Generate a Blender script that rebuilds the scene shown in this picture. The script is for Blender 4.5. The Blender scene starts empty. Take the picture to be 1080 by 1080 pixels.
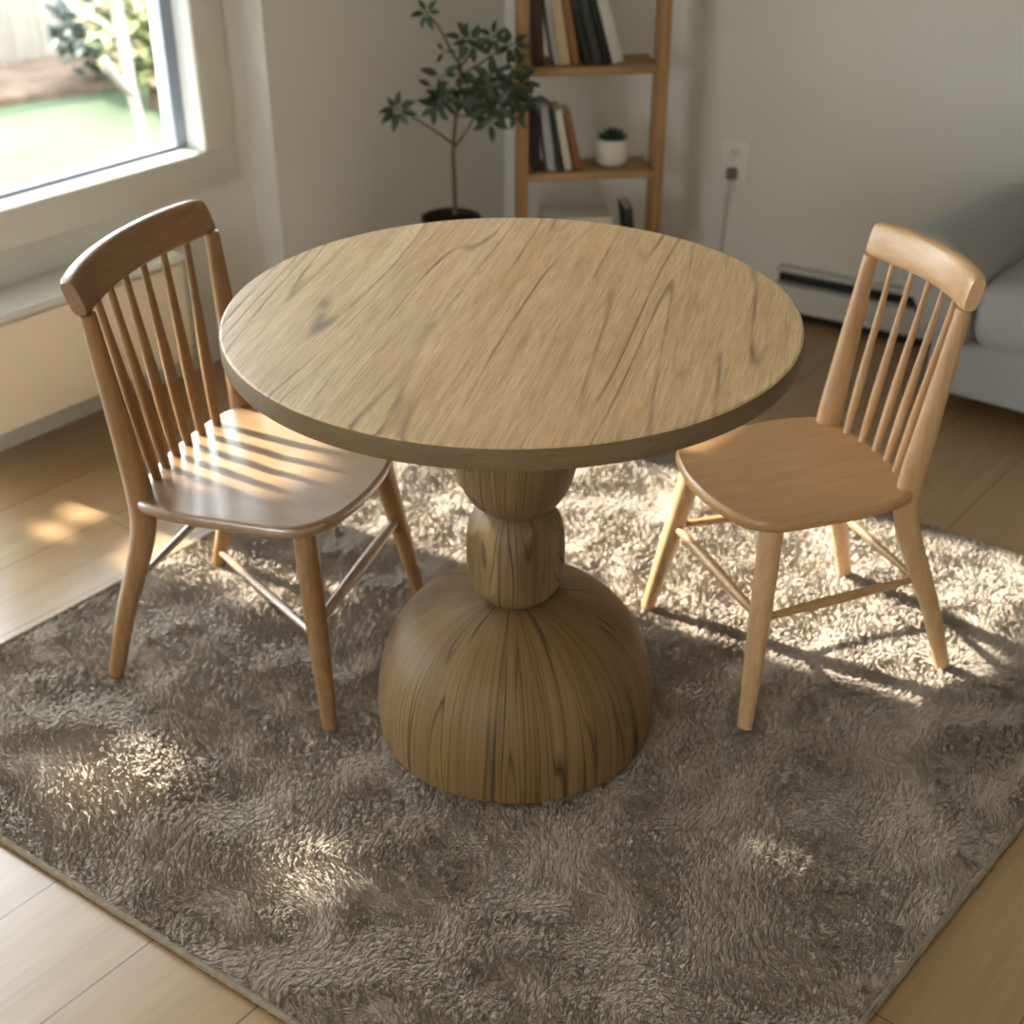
import bpy, bmesh, math, random
import numpy as np
from mathutils import Vector, Matrix
random.seed(7); rng = np.random.default_rng(11)
S = bpy.context.scene
COL = S.collection
PI = math.pi
FZ = -0.015                      # wooden floor level; the rug surface is z = 0

# ---------------------------------------------------------------- helpers
def link(o, parent=None):
    COL.objects.link(o)
    if parent: o.parent = parent
    return o
def tag(o, label=None, cat=None, group=None, kind=None):
    if label: o['label'] = label
    if cat: o['category'] = cat
    if group: o['group'] = group
    if kind: o['kind'] = kind
    return o
def thing(name, label, cat, loc=(0, 0, 0), rz=0, group=None):
    o = bpy.data.objects.new(name, None); o.empty_display_size = .05
    o.location = loc; o.rotation_euler = (0, 0, rz)
    link(o); return tag(o, label, cat, group)
def obj(name, bm, mat, parent=None, smooth=True, angle=40):
    me = bpy.data.meshes.new(name)
    bmesh.ops.recalc_face_normals(bm, faces=bm.faces)
    bm.to_mesh(me); bm.free()
    if mat: me.materials.append(mat)
    if smooth:
        me.polygons.foreach_set('use_smooth', [True] * len(me.polygons))
        try: me.set_sharp_from_angle(angle=math.radians(angle))
        except Exception: pass
    return link(bpy.data.objects.new(name, me), parent)
def box(bm, c, size, rot=None, bev=0, seg=2):
    b = bmesh.new(); bmesh.ops.create_cube(b, size=1)
    for v in b.verts: v.co = Vector((v.co.x * size[0], v.co.y * size[1], v.co.z * size[2]))
    if bev: bmesh.ops.bevel(b, geom=b.edges[:], offset=bev, segments=seg, profile=.5, affect='EDGES')
    M = Matrix.Translation(Vector(c)) @ (rot.to_4x4() if rot else Matrix.Identity(4))
    b.transform(M); join(bm, b)
def join(bm, b):
    me = bpy.data.meshes.new('t'); b.to_mesh(me); b.free(); bm.from_mesh(me); bpy.data.meshes.remove(me)
def lathe(bm, prof, c=(0, 0, 0), n=64, mod=None):
    rings = []
    for r, z in prof:
        if r < 1e-6: rings.append([bm.verts.new((c[0], c[1], c[2] + z))]); continue
        ring = []
        for i in range(n):
            a = 2 * PI * i / n; rr = mod(r, z, a) if mod else r
            ring.append(bm.verts.new((c[0] + rr * math.cos(a), c[1] + rr * math.sin(a), c[2] + z)))
        rings.append(ring)
    for A_, B_ in zip(rings, rings[1:]):
        for i in range(n):
            j = (i + 1) % n
            if len(A_) == 1 and len(B_) == 1: break
            if len(A_) == 1: bm.faces.new((A_[0], B_[i], B_[j]))
            elif len(B_) == 1: bm.faces.new((A_[i], A_[j], B_[0]))
            else: bm.faces.new((A_[i], A_[j], B_[j], B_[i]))
    if len(rings[0]) > 1: bm.faces.new(rings[0][::-1])
    if len(rings[-1]) > 1: bm.faces.new(rings[-1])
def tube(bm, pts, rads, n=12, up=None, flat=1.0):
    """swept tube through pts; rads may be numbers or (a, b) ellipses (a along the side axis, b along the up axis)"""
    pts = [Vector(p) for p in pts]; rings = []
    side0 = Vector(up) if up else Vector((0, 0, 1))
    for i, p in enumerate(pts):
        d = (pts[min(i + 1, len(pts) - 1)] - pts[max(i - 1, 0)]).normalized()
        if abs(d.dot(side0)) > .98 and not up: side0 = Vector((1, 0, 0))
        a = side0.cross(d).normalized(); b = d.cross(a).normalized()
        r = rads[i] if isinstance(rads, (list, tuple)) else rads
        ra, rb = r if isinstance(r, (list, tuple)) else (r, r * flat)
        rings.append([bm.verts.new(p + a * ra * math.cos(2 * PI * k / n) + b * rb * math.sin(2 * PI * k / n)) for k in range(n)])
    for A_, B_ in zip(rings, rings[1:]):
        for k in range(n):
            j = (k + 1) % n; bm.faces.new((A_[k], A_[j], B_[j], B_[k]))
    bm.faces.new(rings[0][::-1]); bm.faces.new(rings[-1])
def smooth_path(pts, n=6):
    """Catmull-Rom resampling of tuples of any length"""
    P = [np.array(p, float) for p in pts]; P = [2 * P[0] - P[1]] + P + [2 * P[-1] - P[-2]]; out = []
    for i in range(1, len(P) - 2):
        for k in range(n):
            t = k / n; a, b, c, d = P[i - 1], P[i], P[i + 1], P[i + 2]
            out.append(.5 * (2 * b + (c - a) * t + (2 * a - 5 * b + 4 * c - d) * t * t + (3 * b - a - 3 * c + d) * t ** 3))
    out.append(P[-2]); return out
def tpath(bm, pts, n=12, sub=6, up=None):
    """pts = (x, y, z, ra, rb)"""
    q = smooth_path(pts, sub)
    tube(bm, [tuple(p[:3]) for p in q], [(float(p[3]), float(p[4])) for p in q], n, up)
def prism(bm, poly, z0, z1):
    lo = [bm.verts.new((x, y, z0)) for x, y in poly]; hi = [bm.verts.new((x, y, z1)) for x, y in poly]
    bm.faces.new(lo[::-1]); bm.faces.new(hi)
    for i in range(len(poly)):
        j = (i + 1) % len(poly); bm.faces.new((lo[i], lo[j], hi[j], hi[i]))

# ---------------------------------------------------------------- materials
def srgb(r, g, b):
    f = lambda c: (c / 255) / 12.92 if c / 255 <= .04045 else ((c / 255 + .055) / 1.055) ** 2.4
    return (f(r), f(g), f(b), 1)
class NT:
    def __init__(s, name, rough=.5, spec=.5, coat=0, sheen=0):
        s.m = bpy.data.materials.new(name); s.m.use_nodes = True; s.t = s.m.node_tree
        s.b = s.t.nodes['Principled BSDF']; s.b.inputs['Roughness'].default_value = rough
        s.b.inputs['Specular IOR Level'].default_value = spec
        s.b.inputs['Coat Weight'].default_value = coat; s.b.inputs['Sheen Weight'].default_value = sheen
    def n(s, typ, **kw):
        nd = s.t.nodes.new(typ)
        for k, v in kw.items():
            if k.startswith('i_'): nd.inputs[k[2:].replace('_', ' ')].default_value = v
            elif isinstance(k, str) and hasattr(nd, k): setattr(nd, k, v)
        return nd
    def l(s, a, b): s.t.links.new(a, b)
    def math(s, op, a, b=None, c=None):
        nd = s.t.nodes.new('ShaderNodeMath'); nd.operation = op
        for i, v in enumerate((a, b, c)):
            if v is None: continue
            if isinstance(v, (int, float)): nd.inputs[i].default_value = v
            else: s.l(v, nd.inputs[i])
        return nd.outputs[0]
    def noise(s, vec, scale, detail=2, rough=.5, dist=0):
        nd = s.n('ShaderNodeTexNoise'); nd.inputs['Scale'].default_value = scale; nd.inputs['Detail'].default_value = detail
        nd.inputs['Roughness'].default_value = rough; nd.inputs['Distortion'].default_value = dist
        s.l(vec, nd.inputs['Vector']); return nd.outputs['Fac']
    def mapping(s, scale=(1, 1, 1), rot=(0, 0, 0), loc=(0, 0, 0), src=None):
        mp = s.n('ShaderNodeMapping'); mp.inputs['Scale'].default_value = scale
        mp.inputs['Rotation'].default_value = rot; mp.inputs['Location'].default_value = loc
        if src is None: src = s.n('ShaderNodeTexCoord').outputs['Object']
        s.l(src, mp.inputs['Vector']); return mp.outputs[0]
    def ramp(s, fac, stops):
        r = s.n('ShaderNodeValToRGB'); e = r.color_ramp.elements
        while len(e) > 1: e.remove(e[-1])
        e[0].position, e[0].color = stops[0]
        for p, c in stops[1:]: el = e.new(p); el.color = c
        s.l(fac, r.inputs[0]); return r.outputs[0]
    def mix(s, fac, a, b, mode='MIX'):
        m = s.n('ShaderNodeMix'); m.data_type = 'RGBA'; m.blend_type = mode
        for i, v in ((0, fac), (6, a), (7, b)):
            if isinstance(v, (int, float, tuple)): m.inputs[i].default_value = v
            else: s.l(v, m.inputs[i])
        return m.outputs[2]
    def color(s, c):
        if isinstance(c, tuple): s.b.inputs['Base Color'].default_value = c
        else: s.l(c, s.b.inputs['Base Color'])
        return s
    def bump(s, h, strength=.3, dist=.01):
        b = s.n('ShaderNodeBump'); b.inputs['Strength'].default_value = strength; b.inputs['Distance'].default_value = dist
        s.l(h, b.inputs['Height']); s.l(b.outputs[0], s.b.inputs['Normal']); return s
G = lambda v: (v, v, v, 1)
def plain(name, rgb, rough=.6, spec=.4, coat=0, var=.06, scale=8, bump=0, bscale=200):
    t = NT(name, rough, spec, coat); c = srgb(*rgb)
    v = t.noise(t.mapping(), scale, 3)
    dark = tuple(x * (1 - var) for x in c[:3]) + (1,); lite = tuple(min(1, x * (1 + var)) for x in c[:3]) + (1,)
    t.color(t.ramp(v, [(.3, dark), (.7, lite)]))
    if bump: t.bump(t.noise(t.mapping(), bscale, 2), bump, .002)
    return t.m

def rustic_grain(name, base, light, dark, vec_fn, rough=.55, lines=7, ls=1.0):
    """elm-like wood: contour lines of a stretched noise make the dark grain arches"""
    t = NT(name, rough, .35)
    v = vec_fn(t)
    big = t.noise(v, 1.0 * ls, 1.5, .5, .0)
    fr = t.math('FRACT', t.math('MULTIPLY', big, lines))
    edge = t.math('ABSOLUTE', t.math('SUBTRACT', fr, .5))           # 0 at a line
    wid = t.noise(v, 2.7 * ls, 2)
    line = t.math('SMOOTH_MIN', t.math('DIVIDE', edge, t.math('MULTIPLY', wid, .34)), 1.0, .1)
    line = t.math('SUBTRACT', 1.0, line)
    gate = t.ramp(t.noise(v, 1.7 * ls, 3, .6), [(.42, G(0)), (.62, G(1))])
    line = t.math('MULTIPLY', line, gate)
    fine = t.noise(v, 9 * ls, 4, .7)
    body = t.ramp(t.noise(v, .7 * ls, 3, .6), [(.3, base), (.7, light)])
    body = t.mix(t.ramp(fine, [(.35, G(.38)), (.6, G(0))]), body, dark)
    col = t.mix(t.math('MULTIPLY', line, .8), body, dark)
    t.color(col)
    t.bump(t.math('SUBTRACT', t.math('MULTIPLY', fine, .4), line), .35, .0012)
    return t.m
def flat_vec(rz, sx, sy):
    return lambda t: t.mapping((sx, sy, sy), (0, 0, 0), src=t.mapping((1, 1, 1), (0, 0, -rz)))
def polar_vec(k, kz, kr=0):
    def f(t):
        tc = t.n('ShaderNodeTexCoord'); sp = t.n('ShaderNodeSeparateXYZ'); t.l(tc.outputs['Object'], sp.inputs[0])
        x, y, z = sp.outputs
        r = t.math('SQRT', t.math('ADD', t.math('ADD', t.math('MULTIPLY', x, x), t.math('MULTIPLY', y, y)), 1e-6))
        cx = t.math('MULTIPLY', t.math('DIVIDE', x, r), k); cy = t.math('MULTIPLY', t.math('DIVIDE', y, r), k)
        cz = t.math('MULTIPLY', t.math('SUBTRACT', z, t.math('MULTIPLY', r, .5)), kz)
        cb = t.n('ShaderNodeCombineXYZ'); t.l(cx, cb.inputs[0]); t.l(cy, cb.inputs[1]); t.l(cz, cb.inputs[2])
        return cb.outputs[0]
    return f
def top_mat():
    t = NT('elm_tabletop', .5, .35)
    R_ = t.mapping((1, 1, 1), (0, 0, -math.radians(76)))             # x along the grain
    sp = t.n('ShaderNodeSeparateXYZ'); t.l(R_, sp.inputs[0])
    wob = t.noise(t.mapping((2.2, 5, 5), src=R_), 1, 2)
    v1 = t.mapping((.62, 8.0, 8.0), src=R_)
    big = t.noise(v1, 1, 1.2, .45)
    fr = t.math('FRACT', t.math('MULTIPLY', big, 11))
    edge = t.math('ABSOLUTE', t.math('SUBTRACT', fr, .5))
    wid = t.math('MULTIPLY', t.noise(t.mapping((6, 40, 40), src=R_), 1, 2), .26)
    line = t.math('SUBTRACT', 1.0, t.math('MINIMUM', t.math('DIVIDE', edge, wid), 1.0))
    gate = t.ramp(t.noise(t.mapping((2.5, 9, 9), src=R_, loc=(3, 1, 0)), 1, 3, .6), [(.44, G(.06)), (.60, G(1))])
    line = t.math('MULTIPLY', line, gate)
    f1 = t.noise(t.mapping((5, 95, 95), src=R_), 1, 4, .65); f2 = t.noise(t.mapping((16, 330, 330), src=R_), 1, 3, .7)
    f3 = t.noise(t.mapping((2.2, 30, 30), src=R_), 1, 3, .6)
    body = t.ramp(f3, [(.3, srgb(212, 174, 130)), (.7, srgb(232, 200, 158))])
    warm = t.ramp(t.math('ADD', sp.outputs[1], t.math('MULTIPLY', wob, .06)), [(.085, G(1)), (.13, G(0))])
    streak = t.ramp(t.noise(t.mapping((.9, 7, 7), src=R_, loc=(1.7, 4.4, 0)), 1, 2), [(.55, G(0)), (.68, G(.8))])
    body = t.mix(t.math('MULTIPLY', t.math('MAXIMUM', t.math('MULTIPLY', warm, .45), streak), .7), body, srgb(214, 168, 110))
    body = t.mix(t.ramp(f1, [(.36, G(.30)), (.56, G(0))]), body, srgb(140, 114, 80))
    body = t.mix(t.ramp(f2, [(.36, G(.35)), (.56, G(0))]), body, srgb(128, 104, 74))
    t.color(t.mix(t.math('MULTIPLY', line, .82), body, srgb(96, 76, 54)))
    t.bump(t.math('SUBTRACT', t.math('MULTIPLY', f1, .3), line), .22, .001)
    return t.m
M_top = top_mat()
def radial_wood(name, base, light, dark, k, kz):
    t = NT(name, .55, .3); v = polar_vec(1.0, kz)(t)
    def pv(a, b, off=0): return t.mapping((a, a, b), src=v, loc=(off, off, off))
    big = t.noise(pv(k, 1.0), 1, 1.2, .5)
    edge = t.math('ABSOLUTE', t.math('SUBTRACT', t.math('FRACT', t.math('MULTIPLY', big, 12)), .5))
    wid = t.math('MULTIPLY', t.noise(pv(k * 3, 3, 2), 1, 2), .30)
    line = t.math('SUBTRACT', 1.0, t.math('MINIMUM', t.math('DIVIDE', edge, wid), 1.0))
    line = t.math('MULTIPLY', line, t.ramp(t.noise(pv(k * .8, 2.0, 5), 1, 3, .6), [(.38, G(.1)), (.56, G(1))]))
    f1 = t.noise(pv(k * 9, 2.2), 1, 4, .65); f2 = t.noise(pv(k * 30, 5), 1, 3, .7)
    body = t.ramp(t.noise(pv(k * .9, 1, 8), 1, 3), [(.3, base), (.7, light)])
    body = t.mix(t.ramp(f1, [(.36, G(.5)), (.56, G(0))]), body, dark); body = t.mix(t.ramp(f2, [(.36, G(.25)), (.56, G(0))]), body, dark)
    t.color(t.mix(t.math('MULTIPLY', line, .92), body, tuple(x * .38 for x in dark[:3]) + (1,)))
    t.bump(t.math('SUBTRACT', t.math('MULTIPLY', f1, .3), line), .25, .001)
    return t.m
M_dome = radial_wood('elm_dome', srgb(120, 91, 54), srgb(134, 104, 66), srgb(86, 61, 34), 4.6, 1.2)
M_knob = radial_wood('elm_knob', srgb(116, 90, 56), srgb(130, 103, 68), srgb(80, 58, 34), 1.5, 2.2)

def chair_wood(name, base, light, dark, ax, rough=.38, coat=.15):
    t = NT(name, rough, .45, coat); t.b.inputs['Coat Roughness'].default_value = .3
    v = t.mapping(ax)
    n1 = t.noise(v, 1, 3, .6, .6); n2 = t.noise(v, 5, 4, .7)
    c = t.ramp(n1, [(.3, base), (.7, light)])
    c = t.mix(t.ramp(n2, [(.35, G(.35)), (.6, G(0))]), c, dark)
    t.b.inputs['Coat IOR'].default_value = 1.9 if coat > .9 else 1.5
    t.color(c); t.bump(n2, .12, .0008); return t.m
CB, CL, CD = srgb(130, 92, 52), srgb(146, 106, 64), srgb(98, 66, 36)
RB, RL, RD = srgb(190, 147, 102), srgb(206, 165, 120), srgb(158, 116, 76)

# ---------------------------------------------------------------- room frame
th = math.radians(50.8)
U = Vector((math.cos(th), math.sin(th), 0)); N = Vector((U.y, -U.x, 0))
A0 = Vector((-1.0531, 3.1432, 0))
def W(s, t, z): return A0 + U * s + N * t + Vector((0, 0, z))       # left wall frame: s along, t into the room
def wbox(bm, s0, s1, t0, t1, z0, z1, bev=0):
    box(bm, W((s0 + s1) / 2, (t0 + t1) / 2, (z0 + z1) / 2), (s1 - s0, t1 - t0, z1 - z0), Matrix.Rotation(th - PI, 3, 'Z') @ Matrix.Rotation(PI, 3, 'Z'), bev)
CEIL = 2.45
phi = math.radians(-31)
V = Vector((math.cos(phi), math.sin(phi), 0)); NB = Vector((math.sin(phi), -math.cos(phi), 0))   # back wall runs along V, NB points into the room
B0 = Vector((.8563, 3.7440, 0))
def Bk(s, t, z): return B0 + V * s + NB * t + Vector((0, 0, z))
def bbox(bm, s0, s1, t0, t1, z0, z1, bev=0):
    box(bm, Bk((s0 + s1) / 2, (t0 + t1) / 2, (z0 + z1) / 2), (s1 - s0, t1 - t0, z1 - z0), Matrix.Rotation(phi, 3, 'Z'), bev)

M_wall = plain('wall_paint', (209, 204, 193), .85, .2, var=.02, scale=2, bump=.15, bscale=260)
M_ceil = plain('ceiling_paint', (226, 222, 212), .9, .2, var=.01)
M_white = plain('white_lacquer', (214, 210, 198), .45, .4, var=.015)
M_frame = plain('window_frame_paint', (206, 200, 186), .45, .4, var=.015)
M_bead = plain('glazing_bead', (240, 240, 236), .4, .4, var=.01)
M_seal = plain('rubber_seal', (140, 148, 160), .6)
M_base = plain('baseboard_paint', (196, 188, 172), .5, .4, var=.02)
M_rad = plain('radiator_enamel', (232, 214, 188), .45, .4, var=.01)

# floor: planks parallel to the window wall
def floor_mat():
    t = NT('oak_planks', .36, .5); t.b.inputs['Coat Weight'].default_value = .75; t.b.inputs['Coat IOR'].default_value = 1.5; t.b.inputs['Coat Roughness'].default_value = .27
    tc = t.n('ShaderNodeTexCoord'); P = t.mapping((1, 1, 1), (0, 0, -th), src=tc.outputs['Object'])   # x along planks, y across
    sp = t.n('ShaderNodeSeparateXYZ'); t.l(P, sp.inputs[0])
    x, y = sp.outputs[0], sp.outputs[1]
    pw = .208
    yy = t.math('DIVIDE', t.math('SUBTRACT', y, .88), pw)            # across = -(n.P)
    row = t.math('FLOOR', yy); fy = t.math('FRACT', yy)
    wn = t.n('ShaderNodeTexWhiteNoise'); wn.noise_dimensions = '1D'; t.l(row, wn.inputs['W'])
    xx = t.math('ADD', t.math('DIVIDE', x, 1.35), wn.outputs['Value'])
    fx = t.math('FRACT', xx); cell = t.math('FLOOR', xx)
    wn2 = t.n('ShaderNodeTexWhiteNoise'); wn2.noise_dimensions = '2D'
    cb = t.n('ShaderNodeCombineXYZ'); t.l(row, cb.inputs[0]); t.l(cell, cb.inputs[1]); t.l(cb.outputs[0], wn2.inputs['Vector'])
    gy = t.math('MINIMUM', fy, t.math('SUBTRACT', 1.0, fy)); gx = t.math('MINIMUM', fx, t.math('SUBTRACT', 1.0, fx))
    gap = t.math('MAXIMUM', t.math('LESS_THAN', gy, .0075), t.math('LESS_THAN', gx, .0011))
    off = t.n('ShaderNodeVectorMath'); off.operation = 'ADD'; t.l(P, off.inputs[0]); t.l(wn2.outputs['Color'], off.inputs[1])
    g = t.mapping((1.5, 22, 22), src=off.outputs[0])
    n1 = t.noise(g, 1, 3, .6, .8); n2 = t.noise(g, 6, 4, .7)
    c = t.ramp(n1, [(.3, srgb(148, 115, 76)), (.7, srgb(165, 136, 97))])
    c = t.mix(t.ramp(n2, [(.35, G(.4)), (.62, G(0))]), c, srgb(138, 102, 66))
    c = t.mix(t.math('MULTIPLY', wn2.outputs['Value'], .28), c, srgb(158, 118, 76))
    c = t.mix(t.math('MULTIPLY', gap, .75), c, srgb(62, 44, 28))
    t.color(c); t.bump(t.math('SUBTRACT', t.math('MULTIPLY', n2, .25), gap), .3, .0015)
    return t.m
M_floor = floor_mat()

# room outline: left wall, back wall, a right wall and a rear wall behind the camera
# corner between left (protruding) and back wall
JS, JT = .585, .086
def isect(P, d, Q, e):
    m = Matrix(((d.x, -e.x), (d.y, -e.y))); k = m.inverted() @ Vector((Q.x - P.x, Q.y - P.y)); return P + d * k[0]
CRN = isect(W(0, JT, 0), U, B0, V)
BS0 = (CRN - B0).dot(V)                         # back wall starts here (s on the back wall)
BS1 = 2.6
Rn = -U                                          # right wall runs parallel to the window wall
LS0 = -4.3
bm = bmesh.new()
p = [W(LS0 - .1, -.3, 0), W(2.9, -.3, 0), Bk(BS1 + .4, -.3, 0), Bk(BS1 + .4, -.3, 0) + Rn * 7.2]
prism(bm, [(q.x, q.y) for q in p], FZ - .1, FZ)
fl = obj('floor', bm, M_floor, smooth=False); tag(fl, kind='structure')
bm = bmesh.new(); prism(bm, [(q.x, q.y) for q in p], CEIL, CEIL + .1)
tag(obj('ceiling', bm, M_ceil, smooth=False), kind='structure')

# left wall with two openings: window 1 (seen) and the tall garden door (left of the frame)
W1 = (-.235, .425, .55, 2.1); W2 = (-1.75, -.36, FZ + .05, 2.0)
bm = bmesh.new()
TW = .15
for s0, s1, z0, z1 in ((LS0, W2[0], FZ, CEIL), (W2[0], W2[1], W2[3], CEIL), (W2[0], W2[1], FZ, W2[2] - .03), (W2[1], W1[0], FZ, CEIL),
                       (W1[0], W1[1], FZ, W1[2] - .05), (W1[0], W1[1], W1[3], CEIL), (W1[1], JS, FZ, CEIL)):
    wbox(bm, s0, s1, -TW, 0, z0, z1)
bmesh.ops.remove_doubles(bm, verts=bm.verts, dist=1e-5)
tag(obj('wall_left', bm, M_wall, smooth=False), kind='structure')
bm = bmesh.new(); a, b, c, d = W(JS, JT, 0), CRN, CRN + U * .3, W(JS, -TW, 0)
prism(bm, [(q.x, q.y) for q in (d, a, b, c)], FZ, CEIL)
tag(obj('wall_corner', bm, M_wall, smooth=False), kind='structure')
bm = bmesh.new(); bbox(bm, BS0 - .3, BS1, -.25, 0, FZ, CEIL)
tag(obj('wall_back', bm, M_wall, smooth=False), kind='structure')
bm = bmesh.new(); E0 = Bk(BS1, 0, 0); L = 7.0
q4 = [E0, E0 + Rn * L, E0 + Rn * L + V * .25, E0 + V * .25]
prism(bm, [(q.x, q.y) for q in q4], FZ, CEIL)
tag(obj('wall_right', bm, M_wall, smooth=False), kind='structure')
R0 = E0 + Rn * L; R1 = W(LS0, 0, 0)
dd = (R1 - R0); dl = dd.length; dn = dd.normalized(); pn = Vector((-dn.y, dn.x, 0))
if pn.dot(-R0) > 0: pn = -pn
bm = bmesh.new()
def rear(s0, s1, z0, z1):
    q = [R0 + dn * s0, R0 + dn * s1, R0 + dn * s1 + pn * .25, R0 + dn * s0 + pn * .25]
    prism(bm, [(k.x, k.y) for k in q], z0, z1)
RW = (dl * .30, dl * .62, .9, 2.1)  # rear opening added out of view to let in fill light
rear(-.3, RW[0], FZ, CEIL); rear(RW[1], dl + .3, FZ, CEIL); rear(RW[0], RW[1], FZ, RW[2]); rear(RW[0], RW[1], RW[3], CEIL)
tag(obj('wall_front', bm, M_wall, smooth=False), kind='structure')

# skirting along the window wall and back wall
bm = bmesh.new(); wbox(bm, W2[1] + .02, JS, -.002, .014, FZ, .05, .003)
wbox(bm, LS0, W2[0] - .02, -.002, .014, FZ, .05, .003)
tag(obj('baseboard_left', bm, M_base), kind='structure')
bm = bmesh.new(); bbox(bm, BS0, -.12, -.002, .014, FZ, .05, .003)
tag(obj('baseboard_back', bm, M_base), kind='structure')

# window 1: wide casing, bright glazing bead, glass set back
def glass_mat():
    m = bpy.data.materials.new('window_glass'); m.use_nodes = True; nt = m.node_tree; nt.nodes.clear()
    o = nt.nodes.new('ShaderNodeOutputMaterial'); mx = nt.nodes.new('ShaderNodeMixShader'); tr = nt.nodes.new('ShaderNodeBsdfTransparent')
    tr.inputs[0].default_value = (.97, .985, .98, 1); gl = nt.nodes.new('ShaderNodeBsdfGlossy'); gl.inputs['Roughness'].default_value = .02
    fr = nt.nodes.new('ShaderNodeFresnel'); fr.inputs[0].default_value = 1.25
    nt.links.new(fr.outputs[0], mx.inputs[0]); nt.links.new(tr.outputs[0], mx.inputs[1]); nt.links.new(gl.outputs[0], mx.inputs[2])
    nt.links.new(mx.outputs[0], o.inputs[0]); return m
M_glass = glass_mat()
def window(name, w, cas, depth=-.07, sill=True):
    s0, s1, z0, z1 = w
    bm = bmesh.new()                              # casing boards on the wall face
    c = cas
    wbox(bm, s0 - c, s1 + c, -.002, .012, z0 - c, z0, .003); wbox(bm, s0 - c, s1 + c, -.002, .012, z1, z1 + c, .003)
    wbox(bm, s0 - c, s0, -.002, .012, z0, z1, .003); wbox(bm, s1, s1 + c, -.002, .012, z0, z1, .003)
    r = obj(name, bm, M_frame); tag(r, kind='structure')
    bm = bmesh.new(); e = .022                    # bead that lines the opening up to the glass
    wbox(bm, s0, s1, depth, .006, z0 - .012, z0 + .002); wbox(bm, s0, s1, -TW, .006, z1 - .002, z1 + .012)
    wbox(bm, s0 - .012, s0 + .002, -TW, .006, z0, z1); wbox(bm, s1 - .002, s1 + .012, -TW, .006, z0, z1)
    obj('glazing_bead', bm, M_bead, r)
    bm = bmesh.new(); q = [(depth, z0 - .002), (-TW - .02, z0 - .050), (-TW - .02, z0 - .06), (depth, z0 - .06)]   # weathered outer sill
    lo = [bm.verts.new(W(s0, t, z)) for t, z in q]; hi = [bm.verts.new(W(s1, t, z)) for t, z in q]
    bm.faces.new(lo); bm.faces.new(hi[::-1])
    for i in range(4): bm.faces.new((lo[i], lo[(i + 1) % 4], hi[(i + 1) % 4], hi[i]))
    obj('outer_sill', bm, M_bead, r, smooth=False)
    bm = bmesh.new(); g = .012
    for t0, t1 in ((depth - .012, depth + .012),):
        wbox(bm, s0, s1, t0, t1, z0, z0 + g); wbox(bm, s0, s1, t0, t1, z1 - g, z1)
        wbox(bm, s0, s0 + g * 3, t0, t1, z0, z1); wbox(bm, s1 - g * 3, s1, t0, t1, z0, z1)
    obj('rubber_seal', bm, M_seal, r)
    bm = bmesh.new(); wbox(bm, s0 + .004, s1 - .004, depth - .003, depth + .003, z0 + .004, z1 - .004)
    obj('glass_pane', bm, M_glass, r)
    return r
window('window_1', W1, .092)
window('window_2', W2, .05)

# radiator with a ledge under the window
rad = thing('radiator', 'low cream panel radiator with a white ledge under the garden window', 'radiator', W(-.075, 0, .1), th)
bm = bmesh.new(); box(bm, (0, -.085, .12), (.575, .11, .25), bev=.006); obj('panel', bm, M_rad, rad)
bm = bmesh.new(); box(bm, (0, -.076, .262), (.59, .148, .022), bev=.008, seg=3); obj('ledge', bm, M_white, rad)
for sx in (-.2, .2):
    bm = bmesh.new(); box(bm, (sx, -.018, .12), (.03, .05, .12), bev=.002); obj('wall_bracket', bm, M_white, rad)

# ---------------------------------------------------------------- rug
def vnoise(x, y, seed):
    r = np.random.default_rng(seed); T = r.random((256, 256))
    xi = np.floor(x).astype(int); yi = np.floor(y).astype(int); fx = x - xi; fy = y - yi
    fx = fx * fx * (3 - 2 * fx); fy = fy * fy * (3 - 2 * fy)
    g = lambda a, b: T[a % 256, b % 256]
    return (g(xi, yi) * (1 - fx) + g(xi + 1, yi) * fx) * (1 - fy) + (g(xi, yi + 1) * (1 - fx) + g(xi + 1, yi + 1) * fx) * fy
RC = [Vector((-.818, 1.618, 0)), Vector((.138, .968, 0)), Vector((1.475, 2.118, 0)), Vector((.35, 3.13, 0))]   # front-left, front, right, back corner
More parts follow.
